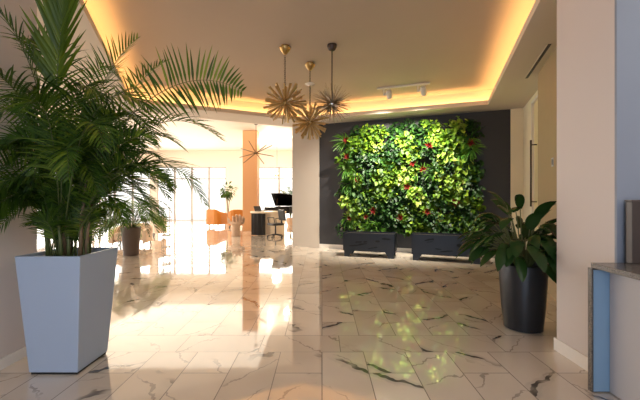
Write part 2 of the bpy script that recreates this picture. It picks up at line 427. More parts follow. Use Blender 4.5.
struct(MB().prism([dw(0), dw(0.914), dw(0.914, .2), dw(0, .2)], 0, Z_S + 0.02).prism([dw(2.05), dw(4.2), dw(4.2, .2), dw(2.05, .2)], 0, Z_S + 0.02)
       .prism([dw(0.914), dw(2.05), dw(2.05, .2), dw(0.914, .2)], 3.57, Z_S + 0.02), 'wall_right', M['bright_recess_wall'], 'beige wall of the door recess', 'wall')
dmb = MB()
dmb.prism([dw(0.96, .05), dw(2.0, .05), dw(2.0, .09), dw(0.96, .09)], 0.01, 3.53)
door = struct(dmb, 'door_1', M['door'], 'tall pale yellow glazed door with bar handle', 'door')
fm = MB()
fm.prism([dw(0.914, .0), dw(0.965, .0), dw(0.965, .1), dw(0.914, .1)], 0, 3.57).prism([dw(2.0, .0), dw(2.05, .0), dw(2.05, .1), dw(2.0, .1)], 0, 3.57).prism([dw(0.914, 0), dw(2.05, 0), dw(2.05, .1), dw(0.914, .1)], 3.52, 3.57)
fm.build('door_frame', M['base'], door)
hm = MB(); hp = dw(1.22, -0.06)
hm.tube([(hp.x, hp.y, 1.30), (hp.x, hp.y, 2.70)], 0.018, 10)
for z in (1.4, 2.6):
    q = dw(1.22, 0.06); hm.tube([(hp.x, hp.y, z), (q.x, q.y, z)], 0.012, 8)
hm.build('door_handle', M['bronze'], door, smooth=True)

def pw(s_, o_=0.0): return V((3.78, 6.06)) - n2 * s_ + u2 * o_
struct(MB().prism([pw(0), pw(2.72), pw(2.72, .26), pw(0, .26)], 0, Z_S + 0.02), 'wall_panel', M['panel'], 'tan panelled wall beside the door recess', 'wall')

# entrance piers
struct(MB().prism([(2.3, 2.72), (2.3, 3.39), (5.2, 3.39), (5.2, 2.72)], 0, Z_S + 0.02), 'wall_pier', M['wall'], 'off white pier wall behind the reception desk', 'wall')
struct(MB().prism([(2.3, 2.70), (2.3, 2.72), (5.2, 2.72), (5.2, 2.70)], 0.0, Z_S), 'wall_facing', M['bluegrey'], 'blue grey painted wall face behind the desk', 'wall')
struct(MB().prism([(2.282, 2.74), (2.282, 3.408), (2.6, 3.408), (2.6, 3.39), (2.3, 3.39), (2.3, 2.74)], 0, 0.12), 'baseboard_right', M['base'], 'white baseboard on the pier wall', 'baseboard')
struct(MB().prism([(5.2, -3.2), (5.4, -3.2), (5.4, 3.39), (5.2, 3.39)], 0, Z_S + 0.02), 'wall_side', M['wall'], 'off white wall behind the desk', 'wall')
struct(MB().prism([(-3.1, -3.2), (-2.8, -3.2), (-2.8, 3.4), (-3.1, 3.4)], 0, Z_S + 0.02), 'wall_left', M['wall'], 'warm white wall left of the palm planter', 'wall')
struct(MB().prism([(-2.8, -3.2), (-2.782, -3.2), (-2.782, 3.418), (-3.1, 3.418), (-3.1, 3.4), (-2.8, 3.4)], 0, 0.095), 'baseboard_left', M['base'], 'white baseboard on the left wall', 'baseboard')

# entrance front behind the camera, glazed in the middle
struct(MB().prism([(-3.1, -3.2), (-2.4, -3.2), (-2.4, -3.0), (-3.1, -3.0)], 0, Z_S).prism([(1.2, -3.2), (5.4, -3.2), (5.4, -3.0), (1.2, -3.0)], 0, Z_S)
       .prism([(-2.4, -3.2), (1.2, -3.2), (1.2, -3.0), (-2.4, -3.0)], 3.0, Z_S), 'wall_front', M['wall'], 'off white entrance wall with glazed opening', 'wall')
# lobby shell
FY = 22.0
lob = MB()
def farwall(x0, x1, z0, z1, mb): mb.prism([(x0, FY), (x1, FY), (x1, FY + 0.25), (x0, FY + 0.25)], z0, z1)
X = lambda px: (px - VPX) / F_PX * FY
wins = [(X(60), X(150)), (X(157), X(226)), (X(258), X(300))]
edges = [-16.0] + [e for w in wins for e in w] + [1.5]
for i in range(0, len(edges), 2): farwall(edges[i], edges[i + 1], 0, Z_L, lob)
for a, b in wins: farwall(a, b, 3.42, Z_L, lob)
struct(lob, 'wall_far', M['lobby'], 'white far wall of the lobby around tall windows', 'wall')
for k, (a, b) in enumerate(wins):
    w = thing('window_%d' % (k + 1), ((a + b) / 2, FY + 0.1, 0), ['tall lobby window behind the palm', 'tall mullioned lobby window behind the mustard chairs', 'tall lobby window behind the piano'][k], 'window')
    w['kind'] = 'structure'
    hw = (b - a) / 2; f = MB()
    nb = max(2, round((b - a) / 1.18))
    for j in range(nb + 1):
        f.box((-hw + 2 * hw * j / nb, 0, 1.71), (0.11, 0.08, 3.42))
    for z in (0.04, 2.66, 3.38): f.box((0, 0, z), (2 * hw, 0.07, 0.06))
    f.build('window_frame', M['frame'], w)
    MB().box((0, 0.02, 1.71), (2 * hw, 0.012, 3.36)).build('window_pane', M['glass'], w)
struct(MB().prism([(0.9, 11.2), (1.1, 11.2), (1.1, 22), (0.9, 22)], 0, Z_L), 'wall_lobby', M['lobby'], 'white lobby wall beyond the pier', 'wall')
# left glazed side of the lobby
s0, s1 = V((-5.6, 4.4)), V((-13.2, 22.0)); sd = (s1 - s0).normalized(); sn = V((sd.y, -sd.x)); SL = (s1 - s0).length
w = thing('window_4', (s0.x, s0.y, 0), 'long glazed side of the lobby behind the palm', 'window', math.atan2(sd.y, sd.x)); w['kind'] = 'structure'
f = MB(); nb = 12
for j in range(nb + 1): f.box((SL * j / nb, 0, 1.8), (0.07, 0.09, 3.6))
for z in (0.04, 2.66, 3.58): f.box((SL / 2, 0, z), (SL, 0.08, 0.07))
f.build('window_frame', M['frame'], w)
MB().box((SL / 2, 0, 1.8), (SL, 0.012, 3.56)).build('window_pane', M['glass'], w)
q = [s0, s1, s1 - sn * 0.2, s0 - sn * 0.2]
struct(MB().prism(q, 3.62, Z_L), 'wall_lobby_left', M['lobby'], 'white band of wall above the glazed lobby side', 'wall')
struct(MB().prism([(-6.2, 4.2), (-5.5, 4.2), (-5.5, 4.45), (-6.2, 4.45)], 0, Z_L).prism([(-5.6, 3.3), (-3.1, 3.3), (-3.1, 3.4), (-5.6, 3.4)], 0, Z_L), 'wall_corner', M['lobby'], 'white wall closing the lobby behind the palm', 'wall')
# apricot column
struct(MB().prism([(X_ * 15.3, y_) for X_, y_ in ()] or [at(242.6, 231, 15.3).to_2d(), at(257, 231, 15.3).to_2d(), at(257, 231, 15.3).to_2d() + V((0, 0.64)), at(242.6, 231, 15.3).to_2d() + V((0, 0.64))], 0, Z_L),
       'column', M['column'], 'square apricot painted column in the lobby', 'column')

# ------------------------------------------------------------------ ceiling fittings
v = thing('slot_diffuser', at(538, 61, 4.9), 'slim black linear air slot in the right soffit', 'vent', math.atan2(RUN.y, RUN.x))
v.location = at(549.6, 44, 747.4 / 153); v.location.z = Z_S
pE = at(526.5, 78, 747.4 / 119)
Ls = (pE.to_2d() - v.location.to_2d()).length
v.rotation_euler.z = math.atan2(pE.y - v.location.y, pE.x - v.location.x)
MB().box((Ls / 2, 0, -0.004), (Ls, 0.045, 0.008)).build('slot', M['black'], v)
fr = MB()
for s_ in (-1, 1): fr.box((Ls / 2, s_ * 0.027, -0.005), (Ls + 0.02, 0.008, 0.010))
fr.build('slot_edge', M['soffit'], v)

# track with two spot heads
ta, tb = at(377, 88.5, 8.1), at(430, 82.5, 7.7)
tdir = tb - ta; tl = tdir.to_2d().length
tr = thing('track_light', (ta.x, ta.y, Z_C), 'white ceiling track with two spot heads aimed at the living wall', 'light', math.atan2(tdir.y, tdir.x))
MB().box((tl / 2, 0, -0.02), (tl, 0.045, 0.04)).build('track', M['track'], tr, bevel=0.004)
for k, xx in enumerate((0.16, tl - 0.26)):
    MB().tube([(xx, 0, -0.04), (xx, 0, -0.2)], 0.016, 8).box((xx + 0.05, 0, -0.16), (0.10, 0.03, 0.03)).build('arm', M['track'], tr)
    hd = MB(); aim = V((0.05, 0.75, -0.65)).normalized()
    c0 = V((xx + 0.12, 0, -0.17))
    hd.tube([c0 - aim * 0.10, c0 - aim * 0.085, c0 + aim * 0.09, c0 + aim * 0.10], [0.05, 0.062, 0.066, 0.06], 16)
    h_ = hd.build('spot_head', M['track'], tr, auto=40)
    MB().tube([c0 + aim * 0.101, c0 + aim * 0.105], 0.052, 16).build('lens', M['lens'], h_)
    d = bpy.data.lights.new('spot_lamp', 'SPOT'); d.energy = 800; d.color = (1.0, 0.93, 0.78); d.spot_size = math.radians(98); d.spot_blend = 0.75; d.shadow_soft_size = 0.05
    so = bpy.data.objects.new('spot_lamp', d); COL.objects.link(so); so.parent = tr
    so.location = c0 + aim * 0.13
    tgt = V((-0.35 if k == 0 else 0.7, 1.2, -1.9))
    so.rotation_euler = (tgt - so.location).to_track_quat('-Z', 'Y').to_euler()

# starburst pendants
def sphere_dirs(n, jit=0.0):
    out = []; g = PI * (3 - math.sqrt(5))
    for i in range(n):
        z = 1 - 2 * (i + 0.5) / n; r = math.sqrt(1 - z * z); a = i * g
        d = V((r * math.cos(a), r * math.sin(a), z)) + V((random.uniform(-jit, jit), random.uniform(-jit, jit), random.uniform(-jit, jit)))
        out.append(d.normalized())
    return out

def paddle_mesh(l, w0, w1, t):
    mb = MB()
    mb.loft([[V((x * a / 2, y * t / 2, z)) for x, y in ((-1, -1), (1, -1), (1, 1), (-1, 1))] for a, z in ((w0, 0.05), (w1 * 0.8, l * 0.7), (w1, l))])
    return mb.mesh('paddle', M['wood'])
PAD = paddle_mesh(0.34, 0.02, 0.044, 0.012)

def chain_mb(z0, z1, r=0.014, wire=0.0035):
    mb = MB(); z = z0; k = 0
    while z < z1:
        pts = []
        for q in range(9):
            a = 2 * PI * q / 8
            x, zz = r * math.cos(a), 1.5 * r * math.sin(a)
            pts.append((x, 0, z + zz) if k % 2 == 0 else (0, x, z + zz))
        mb.tube(pts, wire, 5, cap=False); z += 2.3 * r; k += 1
    return mb

def paddle_pendant(cx, cy, zc, R, n, label, disc=None):
    p = thing('starburst_pendant', (cx, cy, zc), label, 'pendant lamp', random.uniform(0, 1), 'gold paddle starburst pendants')
    top = Z_C - zc
    MB().lathe([(0.006, top - 0.15), (0.03, top - 0.14), (0.075, top - 0.085), (0.095, top - 0.05), (0.098, top - 0.035), (0.07, top - 0.03), (0.07, top)], 24).build('canopy', M['brass'], p, auto=35)
    chain_mb(R * 0.75, top - 0.15).build('chain', M['bronze'], p, smooth=True)
    MB().tube([(0, 0, 0.04), (0, 0, R * 0.78)], 0.012, 10).build('stem', M['brass'], p)
    MB().ball((0, 0, 0), 0.07, 16, 10).build('hub', M['brass'], p, smooth=True)
    for d in sphere_dirs(n, 0.12):
        if d.z > 0.93: continue
        inst(PAD, 'paddle', p, d * 0.03, V((0, 0, 1)).rotation_difference(d) @ Quaternion((0, 0, 1), random.uniform(0, PI)), (1, 1, R / 0.36 * random.uniform(0.86, 1.05)))
    for a in range(5):
        d = V((math.cos(a * 1.257), math.sin(a * 1.257), 0.25)).normalized()
        b = MB().tube([d * 0.06, d * 0.12], 0.014, 8); b.tube([d * 0.12, d * 0.15, d * 0.19, d * 0.205], [0.014, 0.022, 0.018, 0.006], 10)
        b.build('bulb', M['bulb'], p, smooth=True)
    if disc is not None:
        MB().lathe([(0.016, disc - 0.03), (0.04, disc - 0.03), (0.085, disc - 0.005), (0.10, disc), (0.09, disc + 0.008), (0.03, disc), (0.016, disc + 0.02)], 24).build('glass_dish', M['clear'], p, smooth=True)
    return p
c1 = at(285, 103, 5.84); c2 = at(310, 122, 6.58); c3 = at(332, 104, 5.80)
paddle_pendant(c1.x, c1.y, c1.z, 0.36, 76, 'larger gold paddle starburst pendant, leftmost of the three')
paddle_pendant(c2.x, c2.y, c2.z, 0.35, 72, 'gold paddle starburst pendant with small glass dish on its chain', disc=at(310, 84, 6.58).z - c2.z)
p = thing('needle_pendant', c3, 'spiky fine needle starburst pendant on a dark straight rod', 'pendant lamp')
top = Z_C - c3.z
MB().lathe([(0.015, top - 0.1), (0.05, top - 0.09), (0.08, top - 0.04), (0.08, top)], 24).build('canopy', M['bronze'], p, auto=35)
MB().tube([(0, 0, 0.03), (0, 0, top - 0.09)], 0.009, 8).build('rod', M['bronze'], p)
MB().ball((0, 0, 0), 0.06, 14, 8).build('hub', M['chrome'], p, smooth=True)
nm = MB()
for d in sphere_dirs(180, 0.12):
    nm.tube([d * 0.05, d * 0.35 * random.uniform(0.75, 1.05)], [0.0055, 0.003], 4)
nm.build('needles', M['needle'], p)
for a in range(6):
    d = V((math.cos(a * 1.05), math.sin(a * 1.05), 0.45 * (-1) ** a)).normalized()
    MB().tube([d * 0.05, d * 0.09, d * 0.14, d * 0.20, d * 0.215], [0.012, 0.012, 0.02, 0.012, 0.004], 8).build('bulb', M['bulb'], p, smooth=True)

# lobby lights
def lobby_lamp(loc, e, size=0.25):
    d = bpy.data.lights.new('lobby_lamp', 'POINT'); d.energy = e; d.color = (1.0, 0.86, 0.66); d.shadow_soft_size = size
    o = bpy.data.objects.new('lobby_lamp', d); COL.objects.link(o); o.location = loc
c = at(256, 153, 13.8)
p = thing('sputnik_chandelier', c, 'brass rod sputnik chandelier hanging in the lobby', 'chandelier')
MB().tube([(0, 0, 0), (0, 0, Z_L - c.z - 0.04)], 0.012, 8).build('rod', M['dark_brass'], p)
MB().lathe([(0.02, Z_L - c.z - 0.08), (0.08, Z_L - c.z - 0.05), (0.08, Z_L - c.z)], 20).build('canopy', M['dark_brass'], p, auto=35)
MB().ball((0, 0, 0), 0.05, 12, 8).build('hub', M['dark_brass'], p, smooth=True)
for k, (ax, az, l) in enumerate(((0.95, 0.42, .68), (-0.95, -0.22, .68), (-0.95, 0.30, .66), (0.98, -0.16, .66), (0.55, -0.75, .50), (-0.5, 0.85, .52), (-0.75, -0.55, .62), (0.75, 0.6, .5))):
    d = V((ax, random.uniform(-0.4, 0.4), az)).normalized()
    a_ = MB().tube([d * 0.04, d * l], 0.017, 8).build('arm', M['dark_brass'], p, smooth=True)
    MB().tube([d * l, d * (l + 0.05)], [0.016, 0.012], 8).build('bulb', M['dark_brass'], a_)
c = at(277, 175, 19.0)
lobby_lamp((c.x, c.y, 2.9), 120)
area('lobby_fill_light', (-6.0, 15.5, Z_L - 0.02), (-6.0, 15.5, 0), 7.5, 7.0, 300, (1.0, 0.88, 0.70))  # fill added to brighten the lobby, not a fitting of the ceiling
p = thing('cone_pendant', c, 'small cone pendant on a thin cord above the piano', 'pendant lamp')
MB().tube([(0, 0, 0.1), (0, 0, Z_L - c.z)], 0.008, 6).build('cord', M['bronze'], p)
MB().lathe([(0.16, -0.08), (0.15, -0.06), (0.05, 0.12), (0.02, 0.14)], 18).build('lamp_shade', M['needle'], p, auto=40)
for px, py in ((270, 134), (286.5, 137)):
    Yd = F_PX * (Z_L - CAM_H) / (VPY - py)
    g = thing('recessed_downlight', at(px, py, Yd), 'recessed downlight in the lobby ceiling, %s' % ('beside the sputnik chandelier' if px < 280 else 'towards the white pier'), 'light', group='lobby downlights')
    g.location.z = Z_L
    lobby_lamp((g.location.x, g.location.y, Z_L - 0.35), 45, 0.1)
    MB().lathe([(0.09, 0), (0.10, -0.012), (0.12, -0.012), (0.125, 0.0)], 20).build('trim_ring', M['frame'], g)
    MB().lathe([(0.088, -0.004), (0.088, -0.002)], 20).build('lens', M['lens'], g)

# ------------------------------------------------------------------ living wall
gw0, gw1 = wl(343), wl(479)
GWL = (gw1 - gw0).length
lw = thing('living_wall', (gw0.x, gw0.y, 0), 'dense green living wall of leafy plants with red bromeliads on charcoal wall', 'living wall', math.atan2(u2.y, u2.x))
# local frame: x along the wall, -y out of the wall, z up
ZB, ZT = 0.50, 3.42
MB().box((GWL / 2, -0.06, (ZB + ZT) / 2), (GWL - 0.1, 0.1, ZT - ZB - 0.05)).build('planting_panel', M['charcoal'], lw)

def clump(kind, n, R, seed):
    rs = random.Random(seed); mb = MB()
    for i in range(n):
        a = rs.uniform(0, 2 * PI); rr = R * math.sqrt(rs.random())
        base = V((rr * math.cos(a), -0.02 - rs.uniform(0, 0.13), rr * math.sin(a)))
        if kind == 'fern':
            d = V((math.cos(a) * 0.8, -0.8, math.sin(a) * 0.8 + 0.25))
            mb.blade(base * 0.3, d, V((rs.uniform(-1, 1), 0.3, rs.uniform(-1, 1))), rs.uniform(0.28, 0.42), 0.035, 5, 0.5, 0.3, 'grass')
        else:
            d = V((rs.uniform(-0.8, 0.8), -0.55, rs.uniform(-0.95, 0.35)))
            L_ = rs.uniform(0.085, 0.155) if kind != 'small' else rs.uniform(0.05, 0.09)
            side = V((1, rs.uniform(-0.5, 0.5), rs.uniform(-0.6, 0.6)))
            mb.blade(base, d, side, L_, L_ * (0.8 if kind != 'deep' else 0.55), 4, 0.35, 0.35, 'heart')
    return mb
CL = {}
for k, (kind, mat, n, R) in {'pothos_plant': ('pothos', 'pothos', 74, 0.25), 'philodendron_plant': ('deep', 'deep', 74, 0.25), 'lime_plant': ('lime', 'lime', 48, 0.20), 'fern_plant': ('fern', 'floral', 34, 0.2), 'creeping_fig': ('small', 'deep', 120, 0.25)}.items():
    CL[k] = [clump(kind, n, R, 5 * i + len(k)).mesh(k, M[mat], True) for i in range(3)]
nx, nz = 11, 9
def gpt(px, py):
    w_ = wl(px); x_ = (w_ - gw0).dot(u2); z_ = CAM_H - (py - VPY) / F_PX * w_.y
    return x_, z_
lime_at = [gpt(*q_) for q_ in ((375, 138), (381, 148), (437, 137), (450, 150), (456, 132), (462, 165), (440, 175), (425, 200), (418, 190), (346, 202), (352, 210), (396, 232), (447, 215), (463, 190), (405, 175), (442, 155), (458, 178))]
fern_at = [gpt(*q_) for q_ in ((346, 145), (352, 220), (375, 225), (425, 172), (350, 175), (470, 150))]
rg = random.Random(4)
for iz in range(nz):
    for ix in range(nx):
        x_ = (ix + 0.5 + rg.uniform(-.3, .3)) / nx * GWL; z_ = ZB + (iz + 0.5 + rg.uniform(-.3, .3)) / nz * (ZT - ZB)
        # ragged outline
        if iz == nz - 1 and ix in (0, nx - 1): z_ -= 0.10
        near = lambda L_, r_: any(math.hypot(x_ - a, z_ - b) < r_ for a, b in L_)
        if near(lime_at, 0.18): k = 'lime_plant'
        elif near(fern_at, 0.25): k = 'fern_plant'
        else: k = rg.choice(['pothos_plant', 'pothos_plant', 'philodendron_plant', 'creeping_fig', 'philodendron_plant'])
        inst(rg.choice(CL[k]), k, lw, (x_, -0.08 - rg.uniform(0, 0.14), z_), Quaternion((0, 1, 0), rg.uniform(-0.7, 0.7)), rg.uniform(0.9, 1.15))
# a vine spray that reaches above the top edge and one to the right
x_, z_ = gpt(425, 122); inst(CL['lime_plant'][0], 'lime_plant', lw, (x_, -0.14, z_ - 0.05), Quaternion((0, 1, 0), 0.2), 0.5)
x_, z_ = gpt(481, 205); inst(CL['lime_plant'][1], 'lime_plant', lw, (x_ - 0.12, -0.14, z_), Quaternion((0, 1, 0), 0.2), 0.6)
def brom(seed):
    rs = random.Random(seed); mb = MB()
    for i in range(18):
        a = i * 2.4; tilt = 0.25 + 0.05 * i
        d = V((math.cos(a) * tilt, -1, math.sin(a) * tilt))
        mb.blade((0, -0.02, 0), d, V((-math.sin(a), 0, math.cos(a))), 0.10 + 0.005 * i, 0.042, 4, 0.08, 0.4, 'leaf')
    mb.mi = 1
    for i in range(9):
        a = i * 0.7; d = V((math.cos(a) * 1.2, -0.7, math.sin(a) * 1.2))
        mb.blade((0, 0, 0), d, V((-math.sin(a), 0, math.cos(a))), 0.24, 0.04, 5, 0.25, 0.4, 'grass')
    return mb.mesh('bromeliad', [M['red'], M['floral']], True)
BR = [brom(1), brom(2)]
for k, (px, py) in enumerate(((350, 142), (351, 158), (414, 164), (424, 170), (430, 147), (470, 145), (361, 180), (409, 187), (376, 210), (402, 217), (428, 211), (455, 202), (353, 217), (369, 216))):
    x_, z_ = gpt(px, py)
    inst(BR[k % 2], 'bromeliad', lw, (x_, -0.30, z_), Quaternion((0, 1, 0), k), 0.9 if k < 12 else 0.7)

# black trough planters below it
def trough(name, pxl, pxr, pyl, pyr, z_top, label, seed):
    a = at(pxl, pyl, F_PX * CAM_H / (pyl - VPY)); b = at(pxr, pyr, F_PX * CAM_H / (pyr - VPY))
    t = (b - a).to_2d(); L_ = t.length
    o = thing(name, (a.x, a.y, 0), label, 'planter box', math.atan2(t.y, t.x), 'black steel trough planters')
    D = 0.5; zb = 0.15
    mb = MB()
    mb.box((L_ / 2, 0.01, (zb + z_top) / 2), (L_, 0.02, z_top - zb)); mb.box((L_ / 2, D - 0.01, (zb + z_top) / 2), (L_, 0.02, z_top - zb))
    for x_ in (0.01, L_ - 0.01): mb.box((x_, D / 2, (zb + z_top) / 2), (0.02, D, z_top - zb))
    mb.box((L_ / 2, D / 2, zb + 0.01), (L_, D, 0.02))
    mb.build('box', M['steel'], o)
    for x0, x1, xs in ((0.0, 0.2, 1), (L_, L_ - 0.2, -1)):
        for y_ in (0.012, D - 0.012):
            lg = MB(); pts = [(x0 + xs * 0.03, 0.0), (x0 + xs * 0.15, 0.0), (x0 + xs * 0.24, zb + 0.003), (x0 + xs * 0.03, zb + 0.003)]
            lg.add([V((p_[0], y_ - 0.012, p_[1])) for p_ in pts] + [V((p_[0], y_ + 0.012, p_[1])) for p_ in pts], [(0, 1, 2, 3), (7, 6, 5, 4), (0, 4, 5, 1), (1, 5, 6, 2), (2, 6, 7, 3), (3, 7, 4, 0)])
            lg.build('leg', M['steel'], o)
    MB().box((L_ / 2, D / 2, z_top - 0.06), (L_ - 0.04, D - 0.04, 0.04)).build('soil', M['soil'], o)
    rs = random.Random(seed); cm = MB()
    for i in range(9):   # dark plates on the front sheet standing in for shade inside cut openings
        cx = rs.uniform(0.18, L_ - 0.18); cz = rs.uniform(zb + 0.08, z_top - 0.1); w_ = rs.uniform(0.05, 0.16); h_ = rs.uniform(0.012, 0.03); n = 14; sk = rs.uniform(-0.12, 0.25)
        ring_ = [(cx + w_ * math.cos(q), cz + (h_ * math.sin(q) * (0.6 + 0.5 * rs.random())) + sk * w_ * math.cos(q)) for q in [2 * PI * k / n for k in range(n)]]
        cm.add([V((x_, -0.0015, z_)) for x_, z_ in ring_] + [V((x_, 0.004, z_)) for x_, z_ in ring_], [tuple(range(n))] + [(i_, (i_ + 1) % n, n + (i_ + 1) % n, n + i_) for i_ in range(n)])
    cm.build('cutout_plates', M['hole_shade'], o)
    return o
trough('trough_planter', 343, 395, 256.3, 259.0, 0.60, 'black steel trough planter under the left half of the living wall', 3)
trough('trough_planter', 411.5, 482, 260.2, 264.5, 0.62, 'black steel trough planter partly hidden behind the broad-leaved plant', 8)
os_ = thing('wall_outlet', (0, 0, 0), 'small white outlet plate low on the charcoal wall', 'outlet', math.atan2(u2.y, u2.x))
w_ = wl(341); os_.location = (w_.x, w_.y, CAM_H - (228 - VPY) / F_PX * w_.y)
MB().box((0, -0.006, 0), (0.08, 0.012, 0.13)).build('cover_plate', M['base'], os_, bevel=0.003)
MB().box((0, -0.013, 0.03), (0.03, 0.004, 0.035)).box((0, -0.013, -0.03), (0.03, 0.004, 0.035)).build('socket', M['switch'], os_)

# ------------------------------------------------------------------ light switch on tan wall
sw = thing('light_switch', (0, 0, 0), 'small grey light switch on the tan wall', 'switch', math.atan2(-n2.y, -n2.x))
q = pw(0.97); sw.location = (q.x, q.y, 2.02)
MB().box((0, -0.006, 0), (0.09, 0.012, 0.13)).build('cover_plate', M['switch'], sw, bevel=0.003)
MB().box((0.012, -0.014, 0), (0.03, 0.006, 0.08)).build('rocker', M['black'], sw)

# ------------------------------------------------------------------ palm in the white planter
pl = thing('square_planter', (-2.265, 3.12, 0), 'tall white tapered square planter holding the palm', 'planter')
b0, b1, H = 0.205, 0.27, 1.01
def sq(r, z): return [V((-r, -r, z)), V((r, -r, z)), V((r, r, z)), V((-r, r, z))]
m = MB(); m.loft([sq(b0, 0.02), sq(b1, H), sq(b1 - 0.03, H), sq(b1 - 0.05, H - 0.16)])
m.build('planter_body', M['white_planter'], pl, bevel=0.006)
MB().prism([(-b0 + .01, -b0 + .01), (b0 - .01, -b0 + .01), (b0 - .01, b0 - .01), (-b0 + .01, b0 - .01)], 0, 0.022).build('plinth', M['black'], pl)
MB().loft([sq(b1 - 0.047, H - 0.14), sq(b1 - 0.044, H - 0.12)]).build('soil', M['soil'], pl)

PB = V((-2.265, 3.12, 0.89))
palm = thing('palm_tree', PB, 'large areca palm with arching feathery fronds in white planter', 'palm')
def bez(p, t):
    a, b, c, d = p; s_ = 1 - t
    return a * s_ ** 3 + b * 3 * s_ * s_ * t + c * 3 * s_ * t * t + d * t ** 3
def frond(parent, org, ctrl, leaf_len, roll, mat, n=30, hang=0.45, wid=0.026, start=0.22, name='frond', rad=0.009, spread=0.75, lift=0.15, side=None, fw=1.0):
    rs = random.Random(int(ctrl[3].x * 999 + ctrl[3].z * 77))
    mb = MB(); pts = [bez(ctrl, i / 24) - org for i in range(25)]
    mb.tube(pts, [rad * (1 - 0.75 * i / 24) for i in range(25)], 6)
    mb.mi = 1
    for i in range(n):
        t = start + (1 - start) * (i + 0.5) / n
        p0 = bez(ctrl, t) - org; tg = (bez(ctrl, min(1, t + 0.02)) - bez(ctrl, t - 0.02)).normalized()
        up = V((0, 0, 1)); s_ = tg.cross(up)
        s_ = s_.normalized() if s_.length > 0.15 else V((1, 0, 0))
        s_ = V(side) - tg * tg.dot(V(side)) if side else Quaternion(tg, roll) @ s_
        s_ = s_.normalized(); nr = s_.cross(tg)
        L_ = leaf_len * (math.sin(PI * min(1, 0.18 + 0.80 * (i + 0.5) / n)) ** 0.7) * rs.uniform(0.85, 1.1)
        fwd = 0.55 + 0.9 * (i / n)
        for sg in (-1, 1):
            d = s_ * sg * spread + tg * fwd * 0.8 * fw + nr * lift + V((rs.uniform(-.08, .08), rs.uniform(-.08, .08), rs.uniform(-.08, .08)))
            mb.blade(p0, d, tg, L_, wid, 5, hang * rs.uniform(0.7, 1.3), 0.5, 'grass')
    # leaflets bend along the left wall instead of passing through it
    for i, q_ in enumerate(mb.v):
        if org.y + q_[1] < 3.45 and org.x + q_[0] < -2.765: mb.v[i] = (-2.765 - org.x + 0.004 * rs.random(), q_[1], q_[2])
    return mb.build(name, [M['stem'], mat], parent, smooth=True)
def C4(*q):   # keep the crown in front of the left wall
    return [at(px, py, min(Y_, 2.48 * F_PX / max(1, VPX - px))) for px, py, Y_ in q]
